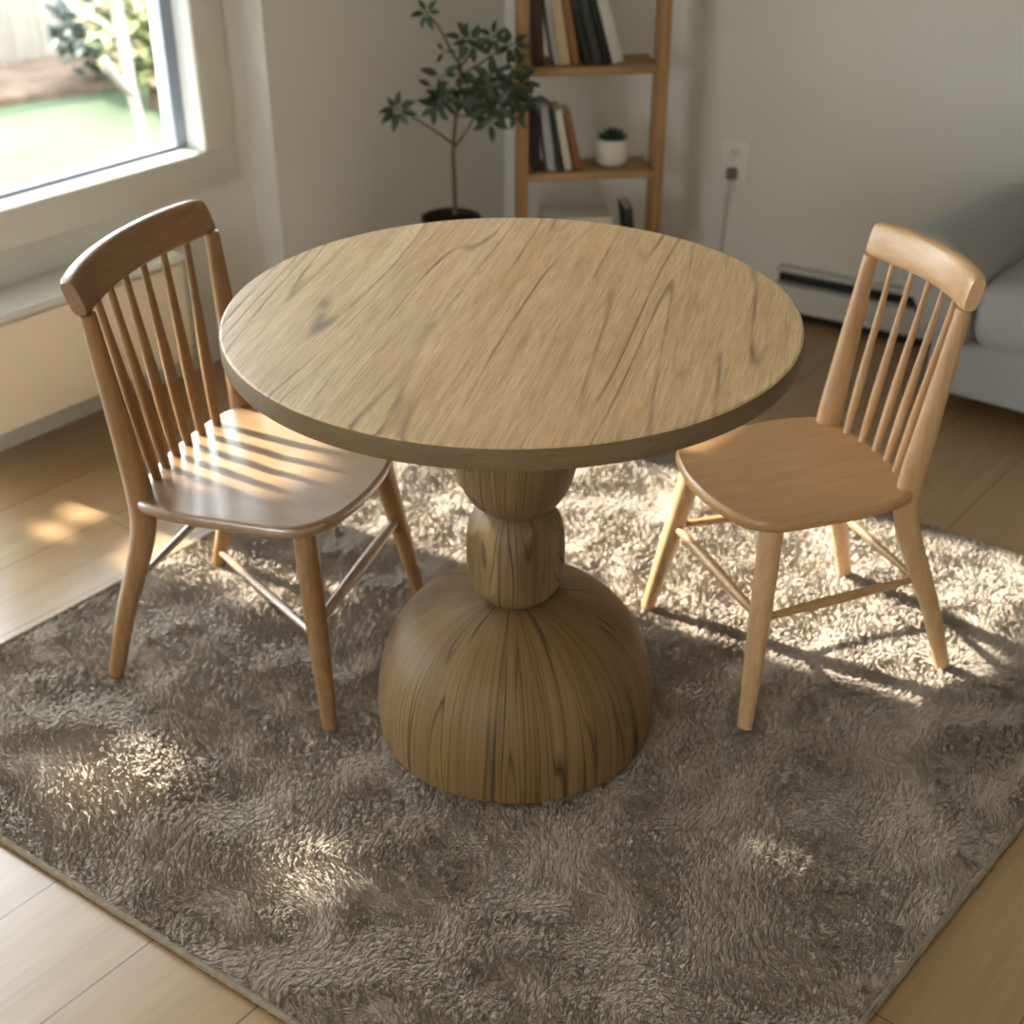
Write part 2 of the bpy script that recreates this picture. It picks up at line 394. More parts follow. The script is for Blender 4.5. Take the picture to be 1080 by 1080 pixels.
# corners: left edge direction 51.4 deg, front edge -34.4 deg
def line(P, deg): return Vector(P), Vector((math.cos(math.radians(deg)), math.sin(math.radians(deg)), 0))
la = line((-.973, 2.118, 0), 51.4); lb = line((-.81, 1.608, 0), -34.4); lc = line((.822, 1.646, 0), 48.5); ld = line((1.073, 2.429, 0), -37.7)
RC = [isect(la[0], la[1], lb[0], lb[1]), isect(lb[0], lb[1], lc[0], lc[1]), isect(lc[0], lc[1], ld[0], ld[1]), isect(ld[0], ld[1], la[0], la[1])]
def make_rug():
    STEP = .008
    e1 = ((RC[1] - RC[0]).length + (RC[2] - RC[3]).length) / 2; e2 = ((RC[3] - RC[0]).length + (RC[2] - RC[1]).length) / 2
    nu, nv = int(e1 / STEP), int(e2 / STEP)
    u, v = np.meshgrid(np.linspace(0, 1, nu), np.linspace(0, 1, nv), indexing='ij')
    C = [np.array(c)[:2] for c in RC]
    P = ((1 - u) * (1 - v))[..., None] * C[0] + (u * (1 - v))[..., None] * C[1] + (u * v)[..., None] * C[2] + ((1 - u) * v)[..., None] * C[3]
    X, Y = P[..., 0], P[..., 1]
    ed = np.minimum(np.minimum(u, 1 - u) * e1, np.minimum(v, 1 - v) * e2)
    # wavy outline
    wx = vnoise(X * 9 + 3, Y * 9, 1) - .5; wy = vnoise(X * 9, Y * 9 + 7, 2) - .5
    X2 = X + wx * .06 + (vnoise(X * 45, Y * 45, 8) - .5) * .014; Y2 = Y + wy * .06 + (vnoise(X * 45 + 9, Y * 45, 9) - .5) * .014
    ridge = lambda a: 1 - np.abs(2 * a - 1)
    n1 = ridge(vnoise(X2 * 62, Y2 * 78, 3)); n2 = ridge(vnoise(X2 * 120 + 5, Y2 * 150, 4)); n3 = vnoise(X2 * 260, Y2 * 300, 5)
    lump = vnoise(X * 5.5, Y * 5.5, 6) * .6 + vnoise(X * 14, Y * 14, 7) * .4
    cre = np.clip((np.abs(vnoise(X2 * 22, Y2 * 30, 12) - .5) * 9), 0, 1)      # broad creases between tufts
    h = .008 * (lump - .5) + .003 * (n1 - .5) - .007
    fall = np.clip(ed / .012, 0, 1); fall = np.sqrt(1 - (1 - fall) ** 2)
    Z = (FZ + .003) + (-.002 + h - FZ - .003) * fall
    jx = (vnoise(X * 150, Y * 150, 21) - .5) * .005; jy = (vnoise(X * 150, Y * 150, 22) - .5) * .005
    co = np.stack([X + jx, Y + jy, Z], -1).reshape(-1, 3)
    # skirt to the floor
    idx = np.arange(nu * nv).reshape(nu, nv)
    quads = np.stack([idx[:-1, :-1], idx[1:, :-1], idx[1:, 1:], idx[:-1, 1:]], -1).reshape(-1, 4)
    me = bpy.data.meshes.new('pile'); me.vertices.add(len(co)); me.vertices.foreach_set('co', co.astype('f').ravel())
    me.loops.add(quads.size); me.loops.foreach_set('vertex_index', quads.ravel().astype('i'))
    me.polygons.add(len(quads)); me.polygons.foreach_set('loop_start', np.arange(0, quads.size, 4, dtype='i'))
    me.polygons.foreach_set('use_smooth', np.ones(len(quads), bool)); me.update(calc_edges=True)
    t = NT('wool_pile', .95, .1, sheen=.25)
    mp = t.mapping()
    a = t.noise(mp, 3.2, 3); b = t.noise(mp, 340, 3, .7)
    c = t.ramp(a, [(.3, srgb(184, 168, 150)), (.7, srgb(196, 180, 162))])
    c = t.mix(t.ramp(b, [(.35, G(.5)), (.6, G(0))]), c, srgb(140, 124, 106))
    t.color(c); t.bump(b, .5, .003)
    me.materials.append(t.m)
    return me, u, v
rug = thing('rug', 'large taupe shaggy rug under the round table and both chairs', 'rug', (0, 0, FZ))
rug_me, _u, _v = make_rug()
pile = link(bpy.data.objects.new('backing', rug_me), rug); pile.location = (0, 0, -FZ)
def make_pile():
    C = [np.array(c)[:2] for c in RC]; n = 520000
    u = rng.random(n); v = rng.random(n)
    P = ((1 - u) * (1 - v))[:, None] * C[0] + (u * (1 - v))[:, None] * C[1] + (u * v)[:, None] * C[2] + ((1 - u) * v)[:, None] * C[3]
    ed = np.minimum(np.minimum(u, 1 - u) * 1.5, np.minimum(v, 1 - v) * 1.8)
    X, Y = P[:, 0], P[:, 1]
    lump = vnoise(X * 5.5, Y * 5.5, 6) * .6 + vnoise(X * 14, Y * 14, 7) * .4
    base = -.009 + .005 * (lump - .5)
    # tufts: every strand leans to the middle of its clump
    def clump(cell, seed):
        r = np.random.default_rng(seed); J = r.random((512, 512, 2))
        wx = X + (vnoise(X * 25, Y * 25, seed + 1) - .5) * .02; wy = Y + (vnoise(X * 25, Y * 25, seed + 2) - .5) * .02
        gx = np.floor(wx / cell).astype(int); gy = np.floor(wy / cell).astype(int); best = np.full(n, 1e9); bx_ = np.zeros(n); by_ = np.zeros(n)
        for i in (-1, 0, 1):
            for j in (-1, 0, 1):
                jj = J[(gx + i) % 512, (gy + j) % 512]; cx = (gx + i + jj[:, 0]) * cell; cy = (gy + j + jj[:, 1]) * cell
                d = (cx - wx) ** 2 + (cy - wy) ** 2; m = d < best; best = np.where(m, d, best); bx_ = np.where(m, cx - wx, bx_); by_ = np.where(m, cy - wy, by_)
        return bx_, by_
    ax, ay = clump(.0125, 50); bx2, by2 = clump(.034, 60)
    e = 1e-2; f = lambda x, y: vnoise(x * 7, y * 7, 31) + .5 * vnoise(x * 16, y * 16, 32)
    lx = (f(X + e, Y) - f(X - e, Y)) / (2 * e); ly = (f(X, Y + e) - f(X, Y - e)) / (2 * e)
    L = rng.uniform(.75, 1.15, n) * (.011 + .004 * (lump - .5))
    L *= np.clip(.55 + ed / .03, .55, 1)
    edx = np.zeros(n); tipx = ax * .62 + bx2 * .12 + ly * .0011 + rng.normal(0, .0012, n) + .0015; tipy = ay * .62 + by2 * .12 - lx * .0011 + rng.normal(0, .0012, n) - .001
    sp_ = np.sqrt(tipx ** 2 + tipy ** 2); mx = L * .85; k = np.minimum(1, mx / np.maximum(sp_, 1e-6)); tipx *= k; tipy *= k; sp_ = np.minimum(sp_, mx)
    tz = np.sqrt(np.maximum(L ** 2 - sp_ ** 2, 1e-8))
    ang = rng.random(n) * 2 * np.pi; w = .00115
    wx, wy = np.cos(ang) * w, np.sin(ang) * w
    B = np.stack([X, Y, base], -1); Mid = B + np.stack([tipx * .35, tipy * .35, tz * .6], -1); T = B + np.stack([tipx, tipy, tz], -1)
    Wd = np.stack([wx, wy, np.zeros(n)], -1)
    co = np.stack([B - Wd, B + Wd, Mid - Wd * .85, Mid + Wd * .85, T], 1).reshape(-1, 3)
    i0 = np.arange(n) * 5
    loops = np.stack([i0, i0 + 1, i0 + 3, i0 + 2, i0 + 2, i0 + 3, i0 + 4], 1).ravel()
    ls = (np.arange(n)[:, None] * 7 + np.array([0, 4])).ravel()
    me = bpy.data.meshes.new('pile'); me.vertices.add(len(co)); me.vertices.foreach_set('co', co.astype('f').ravel())
    me.loops.add(len(loops)); me.loops.foreach_set('vertex_index', loops.astype('i'))
    me.polygons.add(len(ls)); me.polygons.foreach_set('loop_start', ls.astype('i'))
    me.polygons.foreach_set('use_smooth', np.ones(len(ls), bool)); me.update(calc_edges=True)
    t = NT('wool_fibre', .9, .1)
    a = t.noise(t.mapping(), 3.2, 3); b = t.noise(t.mapping(), 90, 2, .7)
    c = t.ramp(a, [(.3, srgb(198, 181, 163)), (.7, srgb(212, 196, 179))])
    c = t.mix(t.ramp(b, [(.35, G(.4)), (.62, G(0))]), c, srgb(174, 156, 138)); t.color(c)
    ge = t.n('ShaderNodeNewGeometry'); vm = t.n('ShaderNodeVectorMath'); vm.operation = 'MULTIPLY_ADD'; t.l(ge.outputs['Normal'], vm.inputs[0])
    vm.inputs[1].default_value = (.34, .34, .34); vm.inputs[2].default_value = (0, 0, .9)
    nn = t.n('ShaderNodeVectorMath'); nn.operation = 'NORMALIZE'; t.l(vm.outputs[0], nn.inputs[0]); t.l(nn.outputs[0], t.b.inputs['Normal'])
    me.materials.append(t.m); return me
fib = link(bpy.data.objects.new('pile', make_pile()), rug); fib.location = (0, 0, -FZ); tag(fib, kind='stuff')
# bound edge of the rug: a rolled cord with stitches
M_bind = plain('rug_binding', (138, 124, 104), .9, .1, var=.15, scale=60, bump=.6, bscale=300)
def edge_band():
    bm = bmesh.new()
    for i in range(4):
        a, b = RC[i], RC[(i + 1) % 4]; L = (b - a).length; n = int(L / .006)
        out = Vector(((b - a).y, -(b - a).x, 0)).normalized()
        pts = []; rr = []
        for k in range(n + 1):
            q = a + (b - a) * k / n + out * .001; r = .0058 * (1 + .16 * math.sin(k * 2.4) + random.uniform(-.06, .06))
            pts.append((q.x, q.y, FZ + .0062)); rr.append((r, r))
        tube(bm, pts, rr, 8)
    return bm
binding = obj('binding', edge_band(), M_bind, rug); binding.location = (0, 0, -FZ)

# ---------------------------------------------------------------- table
TX, TY = .0, 1.9115
tab = thing('pedestal_table', 'round wooden pedestal table with dome base between the two chairs', 'table', (TX, TY, 0))
R = .429
bm = bmesh.new()
prof = [(0, .727), (R - .02, .727), (R - .006, .727), (R - .0015, .7285), (R, .732), (R, .7565), (R - .0008, .7588), (R - .003, .7602), (R - .03, .7605), (0, .7605)]
lathe(bm, prof, n=160)
top = obj('tabletop', bm, M_top, tab, angle=30)
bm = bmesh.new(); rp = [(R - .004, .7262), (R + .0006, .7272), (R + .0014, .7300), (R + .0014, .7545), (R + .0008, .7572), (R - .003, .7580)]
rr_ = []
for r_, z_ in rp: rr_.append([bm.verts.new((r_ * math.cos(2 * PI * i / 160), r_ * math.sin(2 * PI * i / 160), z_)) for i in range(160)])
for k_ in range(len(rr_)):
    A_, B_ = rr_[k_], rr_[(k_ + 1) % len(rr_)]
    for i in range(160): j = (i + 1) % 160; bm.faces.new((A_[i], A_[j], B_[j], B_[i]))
rim = obj('rim', bm, chair_wood('shaded_rim_wood', srgb(104, 82, 52), srgb(118, 96, 64), srgb(78, 58, 36), (9, 9, 70), .55, 0), tab); rim['label'] = 'brown edge of the tabletop with its shade painted in'  # same wood as the top, darkened to carry the rim's shade
bm = bmesh.new(); n_ = 2.8; hd = .26
prof = [(.0, 0.0), (.232, 0.0), (.2385, .004)]
for k in range(1, 33):
    s_ = k / 32 * PI / 2; prof.append((max(.24 * math.cos(s_) ** (2 / n_), 0 if k == 32 else 1e-3), .004 + (hd - .004) * math.sin(s_) ** (2 / n_)))
prof[-1] = (0, hd)
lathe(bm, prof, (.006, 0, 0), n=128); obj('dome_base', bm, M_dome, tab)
fd = math.radians(-48)
def facet(r, z, a):
    for fa, lim in ((fd, .066), (fd + PI * .9, .072), (fd + PI * .45, .074), (fd - PI * .5, .073)):
        cc = math.cos(a - fa)
        if cc > .1:
            k = min(1, lim / (max(r, 1e-5) * cc)) if r * cc > lim else 1
            r = r * k
    return r
bm = bmesh.new(); prof = []
for k in range(0, 41):
    s_ = -PI / 2 + k / 40 * PI; cz = math.copysign(abs(math.sin(s_)) ** (2 / 2.7), math.sin(s_)); cr = abs(math.cos(s_)) ** (2 / 3.4)
    prof.append((0 if k in (0, 40) else max(.0815 * cr, .002), .3425 + .0935 * cz))
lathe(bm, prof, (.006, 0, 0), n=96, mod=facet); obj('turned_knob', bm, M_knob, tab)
bm = bmesh.new()
prof = [(0, .425), (.045, .427), (.060, .433), (.074, .445), (.085, .463), (.093, .485), (.099, .512), (.103, .56), (.107, .61), (.112, .66), (.125, .70), (.135, .7275), (0, .7275)]
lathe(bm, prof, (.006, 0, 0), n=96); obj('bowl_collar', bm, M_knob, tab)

# ---------------------------------------------------------------- chairs
def seat_outline(hw, xb, xf):
    """half outline (y >= 0) from back centre to front centre"""
    pts = [(xb - .012, 0), (xb - .006, hw * .4), (xb + .004, hw * .72), (xb + .024, hw * .90), (xb + .07, hw * .975), (xb + .13, hw * 1.0),
           (xb + .20, hw * .985), (xf - .085, hw * .955), (xf - .048, hw * .87), (xf - .022, hw * .70), (xf - .008, hw * .45), (xf, hw * .2), (xf + .001, 0)]
    q = smooth_path(pts, 4)
    h = [(float(a[0]), float(a[1])) for a in q]
    return h + [(x, -y) for x, y in h[-2:0:-1]]
def make_chair(P, label, base, light, dark, spindles, stretch):
    x0, y0, a = P['pose']
    c = thing('dining_chair', label, 'chair', (x0, y0, 0), a, 'wooden spindle-back dining chairs')
    mz = chair_wood('chair_wood_upright', base, light, dark, (28, 28, 3)); my = chair_wood('chair_wood_rail', base, light, dark, (28, 3, 28)); mx = chair_wood('chair_wood_seat', *P['seatcol'], (2.6, 24, 24), .36, P['coat'])
    zs = P['zs']; T = .026
    # seat slab with a shallow saddle and rounded edge
    out = seat_outline(P['hw'], P['xsb'], P['xsf']); cx = (P['xsb'] + P['xsf']) / 2
    bm = bmesh.new(); rings = []
    def ring(k, z, dip=False):
        r = []
        for x, y in out:
            xx, yy = cx + (x - cx) * k, y * k; zz = z
            if dip: zz -= .007 * (1 - k) ** .8 * (1 - .3 * abs(x - cx) / .2)
            r.append(bm.verts.new((xx, yy, zz)))
        rings.append(r)
    cen0 = bm.verts.new((cx, 0, zs - T))
    for k in (.5, .86): ring(k, zs - T)
    ring(.955, zs - T + .001); ring(.985, zs - T + .005); ring(1.0, zs - T + .012); ring(1.0, zs - .008); ring(.992, zs - .0025); ring(.975, zs)
    for k in (.94, .88, .78, .62, .42, .2): ring(k, zs, True)
    cen1 = bm.verts.new((cx, 0, zs - .0065))
    m = len(out)
    for i in range(m): bm.faces.new((cen0, rings[0][(i + 1) % m], rings[0][i])); bm.faces.new((cen1, rings[-1][i], rings[-1][(i + 1) % m]))
    for A_, B_ in zip(rings, rings[1:]):
        for i in range(m): j = (i + 1) % m; bm.faces.new((A_[i], A_[j], B_[j], B_[i]))
    obj('seat', bm, mx, c)
    xf, wf, wb = P['xf'], P['wf'], P['wb']
    zc0, zc1 = P['zcb'], P['zct']
    for s in (1, -1):
        fx, fy = P['lt']                     # front leg top under the seat
        q = [(fx, s * fy, zs - T + .002, .0205, .0205), (fx + (xf - fx) * .3, s * (fy + (wf - fy) * .3), (zs - T) * .7, .020, .020),
             (fx + (xf - fx) * .7, s * (fy + (wf - fy) * .7), (zs - T) * .3, .0165, .0165), (xf, s * wf, 0.0, .0130, .0130)]
        bm = bmesh.new(); tpath(bm, q, 16, 4, (1, 0, 0)); obj('leg', bm, mz, c)
        # rear post: foot, seat joint, tilted top, swelling at the seat
        xs, ws = P['xs'] - .012, P['ws'] + P.get('wsx', .012) + (P.get('far', 0) if s > 0 else 0)
        q = [(-xf, s * wb, 0, .0145, .013), (-xf + (xs + xf) * .38, s * (wb + (ws - wb) * .42), zs * .36, .0175, .015), (xs - .008, s * (ws + (wb - ws) * .12), zs * .78, .0225, .0175),
             (xs - .002, s * ws, zs, .0250, .018), (xs + (P['xcb'] - xs) * .28, s * (ws + (P['wcb'] - ws) * .28), zs + (zc0 - zs) * .28, .0225, .0165),
             (xs + (P['xcb'] - xs) * .68, s * (ws + (P['wcb'] - ws) * .68), zs + (zc0 - zs) * .68, .0175, .0145),
             (P['xcb'], s * P['wcb'], zc0 + .004, .0135, .0125)]
        bm = bmesh.new(); tpath(bm, q, 16, 6, (0, 1, 0)); obj('rear_post', bm, mz, c)
    # crest rail, bowed backwards
    bow = P['bow']; bm = bmesh.new(); NS = 28; rings = []
    hw0 = P['wcb'] + .012
    for k in range(NS + 1):
        w = -1 + 2 * k / NS; y = w * hw0
        off = -bow * (1 - w * w) 
        e = 1 - .10 * abs(w) ** 6
        hgt = (zc1 - zc0) * e; zb = zc0 + .006 * (1 - w * w) * 0; tk = .0125 * (1 + .12 * abs(w))
        zm = (zc0 + zc1) / 2; xm = (P['xct'] + P['xcb']) / 2
        tilt = (P['xct'] - P['xcb']) / (zc1 - zc0)
        dx = 2 * bow * w / hw0; nn = Vector((1, -dx, 0)).normalized()
        sec = []
        for j in range(20):
            aa = 2 * PI * j / 20; ca, sa = math.cos(aa), math.sin(aa)
            pa = math.copysign(abs(ca) ** .55, ca) * tk; pz = math.copysign(abs(sa) ** .5, sa) * hgt / 2
            if k in (0, NS): pa *= .80; pz *= .92
            sec.append(bm.verts.new((xm + off + tilt * pz + nn.x * pa, y + nn.y * pa, zm + pz)))
        rings.append(sec)
    # extra rounded ends
    for A_, B_ in zip(rings, rings[1:]):
        for j in range(20): i2 = (j + 1) % 20; bm.faces.new((A_[j], A_[i2], B_[i2], B_[j]))
    bm.faces.new(rings[0][::-1]); bm.faces.new(rings[-1])
    obj('crest_rail', bm, my, c)
    # spindles
    for k in range(spindles):
        w = -1 + 2 * (k + 1) / (spindles + 1)
        yb = w * P['spb']; yt = w * P['wcb']; xb = P['xs'] - .006 - .022 * (1 - w * w); xt = P['xcb'] - bow * (1 - w * w)
        zb, zt = zs - .008, zc0 + .006; f = P['spr']
        q = []
        for u_, r in ((0, .0052), (.12, .0066), (.35, .0074), (.6, .0060), (.85, .0046), (1, .0042)):
            q.append((xb + (xt - xb) * u_, yb + (yt - yb) * u_, zb + (zt - zb) * u_, r * f, r * f))
        bm = bmesh.new(); tpath(bm, q, 12, 3, (0, 1, 0)); obj('spindle', bm, mz, c)
    for (p0, p1, r) in stretch:
        p0, p1 = Vector(p0), Vector(p1); bm = bmesh.new()
        q = [tuple(p0.lerp(p1, k)) + (r * g, r * g) for k, g in ((0, .72), (.25, .95), (.5, 1.08), (.75, .95), (1, .72))]
        tpath(bm, q, 12, 3, (0, 0, 1)); obj('stretcher', bm, mx, c)
    return c
PL = dict(pose=(-.46, 2.144, -.309), xf=.219, wf=.217, wb=.197, xs=-.112, ws=.157, zs=.381, xct=-.172, wct=.212, zct=.778, xcb=-.148, wcb=.200, zcb=.716,
          xsb=-.150, xsf=.236, hw=.206, lt=(.170, .155), bow=.040, spb=.150, spr=1.5, coat=1.0, wsx=.014, far=.030, seatcol=(srgb(140, 106, 70), srgb(154, 120, 84), srgb(112, 82, 52)))
PR = dict(pose=(.54, 2.132, 3.497), xf=.215, wf=.198, wb=.167, xs=-.089, ws=.121, zs=.386, xct=-.161, wct=.135, zct=.761, xcb=-.147, wcb=.133, zcb=.699,
          xsb=-.112, xsf=.240, hw=.172, lt=(.165, .135), bow=.030, spb=.118, spr=1.12, coat=.2, wsx=.010, seatcol=(srgb(178, 134, 86), srgb(192, 148, 100), srgb(150, 106, 66)))
def legpt(P, z, side, rear):
    if rear:
        k = z / (P['zs'] * .8); return (-P['xf'] + (P['xs'] + P['xf']) * min(1, k) * .95, side * (P['wb'] + (P['ws'] - P['wb']) * k), z)
    fx, fy = P['lt']; k = 1 - z / (P['zs'] - .026); return (fx + (P['xf'] - fx) * k, side * (fy + (P['wf'] - fy) * k), z)
stL = [(legpt(PL, .19, -1, 0), legpt(PL, .19, 1, 0), .011), (legpt(PL, .215, -1, 1), legpt(PL, .215, 1, 1), .008), (legpt(PL, .03, 1, 1), legpt(PL, .165, -1, 0), .008)]
stR = [(legpt(PR, .20, 1, 0), legpt(PR, .20, -1, 0), .010), (legpt(PR, .19, 1, 1), legpt(PR, .19, -1, 1), .008),
       (legpt(PR, .20, 1, 0), legpt(PR, .19, 1, 1), .0085), (legpt(PR, .20, -1, 0), legpt(PR, .19, -1, 1), .0085)]
make_chair(PL, 'spindle-back wooden chair left of the table by the window, sunlit seat', CB, CL, CD, 6, stL)
make_chair(PR, 'spindle-back wooden chair right of the table, its back towards the grey sofa', RB, RL, RD, 5, stR)

# ---------------------------------------------------------------- heater, outlet
M_heat = plain('heater_enamel', (186, 180, 170), .45, .4, var=.02)
M_dark = plain('dark_slot', (22, 22, 22), .6)
ht = thing('baseboard_heater', 'long low beige baseboard heater with dark slot on the back wall', 'heater', Bk(.36, 0, FZ), phi)
bm = bmesh.new(); box(bm, (0, -.030, .068), (.90, .05, .072), bev=.006); obj('front_cover', bm, M_heat, ht)
bm = bmesh.new(); box(bm, (0, -.018, .142), (.90, .034, .014), bev=.004); obj('top_cover', bm, M_heat, ht)
bm = bmesh.new(); box(bm, (0, -.010, .09), (.89, .018, .11)); obj('slot', bm, M_dark, ht)
bm = bmesh.new(); box(bm, (0, -.022, .012), (.89, .03, .024), bev=.004); obj('shadow_strip', bm, M_dark, ht)  # dark strip standing in for the shadow under the heater
bm = bmesh.new(); box(bm, (0, -.050, .040), (.90, .022, .018), bev=.005); obj('lower_lip', bm, M_heat, ht)
M_plate = plain('outlet_plastic', (218, 212, 200), .4, .4, var=.01)
so = (Vector((.624, 3.853, 0)) - B0).dot(V)
ol = thing('wall_outlet', 'pale double socket plate on the back wall between bookshelf and sofa', 'outlet', Bk(so, 0, .405), phi)
bm = bmesh.new(); box(bm, (0, -.003, 0), (.084, .008, .120), bev=.003); obj('plate', bm, M_plate, ol)
for z in (.03, -.03):
    bm = bmesh.new(); lathe(bm, [(0, 0), (.022, 0), (.022, .003), (.018, .004), (0, .004)], n=32)
    bm.transform(Matrix.Translation((0, -.007, z)) @ Matrix.Rotation(PI / 2, 4, 'X')); f = obj('socket', bm, M_plate, ol)
    bm = bmesh.new(); box(bm, (-.007, -.0115, z), (.003, .002, .009)); box(bm, (.007, -.0115, z), (.003, .002, .009)); box(bm, (0, -.0115, z - .011), (.004, .002, .004)); obj('slots', bm, M_dark, f)
M_plug = plain('plug_grey', (96, 88, 78), .5); M_cord = plain('cord_beige', (176, 166, 148), .6)
pg = thing('power_cord', 'beige power cord with dark plug hanging from the wall outlet', 'cord', Bk(so, -0 + .012, .37), phi)
bm = bmesh.new(); box(bm, (0, -.014, .006), (.026, .026, .032), bev=.006); obj('plug', bm, M_plug, pg)
bm = bmesh.new(); tube(bm, [tuple(q) for q in smooth_path([(0, -.02, -.008), (-.004, -.02, -.04), (-.012, -.008, -.10), (-.016, -.005, -.2), (-.02, -.005, -.30), (-.03, -.008, -.374), (-.10, -.012, -.381), (-.3, -.012, -.381)], 6)], .0024, 8); obj('cable', bm, M_cord, pg)

# ---------------------------------------------------------------- sofa
def fabric(name, rgb):
    t = NT(name, .92, .15, sheen=.35); mp = t.mapping(); w = t.noise(mp, 420, 2, .8); b = t.noise(mp, 5, 3)
    c = srgb(*rgb); c2 = tuple(x * .82 for x in c[:3]) + (1,)
    col = t.mix(t.ramp(w, [(.35, G(.6)), (.62, G(0))]), t.ramp(b, [(.3, c), (.7, tuple(x * 1.06 for x in c[:3]) + (1,))]), c2)
    t.color(col); t.bump(w, .4, .0015); return t.m
M_sofa = fabric('grey_upholstery', (154, 150, 146))
M_sofaleg = plain('sofa_leg', (50, 38, 28), .5)
FD = math.radians(-36)
sofa = thing('sofa', 'grey fabric sofa with a sloping padded arm behind the right chair', 'sofa', (1.03, 3.135, FZ), FD)
# local: x along the front, y towards the wall
def soft(bm, c, size, r, rot=None, puff=0, cuts=8):
    b = bmesh.new(); bmesh.ops.create_cube(b, size=1)
    for v in b.verts: v.co = Vector((v.co.x * size[0], v.co.y * size[1], v.co.z * size[2]))
    bmesh.ops.bevel(b, geom=b.edges[:], offset=r, segments=5, profile=.5, affect='EDGES')
    bmesh.ops.subdivide_edges(b, edges=b.edges[:], cuts=2, use_grid_fill=True)
    for v in b.verts:
        x, y, z = (v.co[i] / (size[i] / 2) for i in range(3))
        v.co.x *= 1 + puff * (1 - y * y) * (1 - z * z); v.co.y *= 1 + puff * (1 - x * x) * (1 - z * z); v.co.z *= 1 + puff * 2 * (1 - x * x) * (1 - y * y)
    b.transform(Matrix.Translation(Vector(c)) @ (rot.to_4x4() if rot else Matrix.Identity(4))); join(bm, b)
bm = bmesh.new(); soft(bm, (.70, .20, .135), (1.40, .38, .15), .012); obj('base', bm, M_sofa, sofa)
bm = bmesh.new(); soft(bm, (.50, .17, .285), (.80, .38, .16), .045, puff=.05); obj('seat_cushion', bm, M_sofa, sofa)
bm = bmesh.new()
sec = [(.0, .20), (-.035, .27), (-.085, .345), (-.115, .41), (-.105, .455), (-.06, .478), (.0, .474), (.055, .44), (.085, .38), (.095, .29), (.095, .20)]
ring0 = smooth_path(sec, 4); rows = []
for yy, k, dz in ((-.028, .86, 0), (-.022, .93, 0), (-.008, .975, 0), (.015, 1.0, 0), (.12, 1.0, .006), (.25, 1.0, .016), (.36, 1.0, .024), (.375, .97, .024), (.385, .92, .024)):
    rows.append([bm.verts.new((-.01 + (q[0] + .01) * k + .26 * max(yy, 0) * (q[1] - .2) / .27, yy, .33 + (q[1] - .33) * k + dz * (q[1] - .2) / .27)) for q in ring0])
for A_, B_ in zip(rows, rows[1:]):
    for i in range(len(ring0)): j = (i + 1) % len(ring0); bm.faces.new((A_[i], A_[j], B_[j], B_[i]))
bm.faces.new(rows[0][::-1]); bm.faces.new(rows[-1]); obj('arm', bm, M_sofa, sofa)
bm = bmesh.new(); soft(bm, (.76, .31, .40), (1.15, .15, .36), .05, Matrix.Rotation(math.radians(-6), 3, 'X'), puff=.04); obj('back_cushion', bm, M_sofa, sofa)
for (lx, ly) in ((.03, .05), (1.36, .05), (.03, .35), (1.36, .35)):
    bm = bmesh.new(); lathe(bm, [(.010, 0), (.012, .004), (.017, .062)], (lx, ly, 0), n=20); obj('leg', bm, M_sofaleg, sofa)

# ---------------------------------------------------------------- bookshelf
M_pine = chair_wood('pine', srgb(146, 106, 60), srgb(162, 122, 74), srgb(112, 76, 40), (20, 20, 2.5), .5, 0)
M_pineh = chair_wood('pine_board', srgb(144, 110, 66), srgb(160, 126, 80), srgb(112, 80, 44), (2.5, 20, 20), .5, 0)
SA = math.radians(7); SH = thing('bookshelf', 'narrow open pine bookshelf in the room corner beside the plant', 'shelf', (.030, 3.62, FZ), SA)
SW, SD = .367, .125
bz = [.17, .446, .722, .998, 1.274]
for (x, y) in ((0, 0), (SW, 0), (-.002, .05), (SW - .002, .05)):
    bm = bmesh.new(); box(bm, (x, y, .66), (.027, .022, 1.32), bev=.003); obj('post', bm, M_pine, SH)
for z in bz:
    bm = bmesh.new(); box(bm, (SW / 2, SD / 2, z - FZ - .011), (SW - .026, SD + .012, .022), bev=.0025); obj('shelf_board', bm, M_pineh, SH)
SM = Matrix.Translation((.030, 3.62, 0)) @ Matrix.Rotation(SA, 4, 'Z')
def book(x, z, w, h, d, lean, rgb, label, grp, y=.01, page=True, flat=False):
    """x = bottom left of the spine on the board; lean in degrees, tops to the left"""
    M = SM @ Matrix.Translation((x, y, z))
    b = thing('book', label, 'book', M.translation, SA, grp)
    r = Matrix.Rotation(math.radians(-lean), 4, 'Y')
    cov = plain('book_cover', rgb, .6, .3, var=.05, scale=30)
    off = abs(math.sin(math.radians(lean))) * 0
    bm = bmesh.new()                                   # cover: spine + two boards
    box(bm, (w / 2, .0015, h / 2), (w, .003, h), bev=.001); box(bm, (.0012, d / 2, h / 2), (.0024, d, h), bev=.0006); box(bm, (w - .0012, d / 2, h / 2), (.0024, d, h), bev=.0006)
    bm.transform(r); obj('cover', bm, cov, b)
    bm = bmesh.new(); box(bm, (w / 2, d / 2 - .001, h / 2), (w - .0046, d - .006, h - .006)); bm.transform(r); obj('pages', bm, M_page, b)
M_page = plain('paper', (206, 194, 168), .9, .1, var=.08, scale=200)
Z1, Z2, Z3 = .7225, .4465, .1705
g1 = 'books leaning on the upper visible shelf'
kx = .385 / 145
def bx(u): return (u - 552) * kx
def book_row(z, grp, x, rows):
    pw = pl_ = None
    for (w, h, lean, rgb, lab) in rows:
        if pw is not None:
            l1, l2 = math.radians(pl_), math.radians(lean)
            x += pw / math.cos(l1) + max(0, .2 * (math.tan(l2) - math.tan(l1))) + .0012
        book(x, z, w, h, .105, lean, rgb, lab, grp, y=.01); pw, pl_ = w, lean
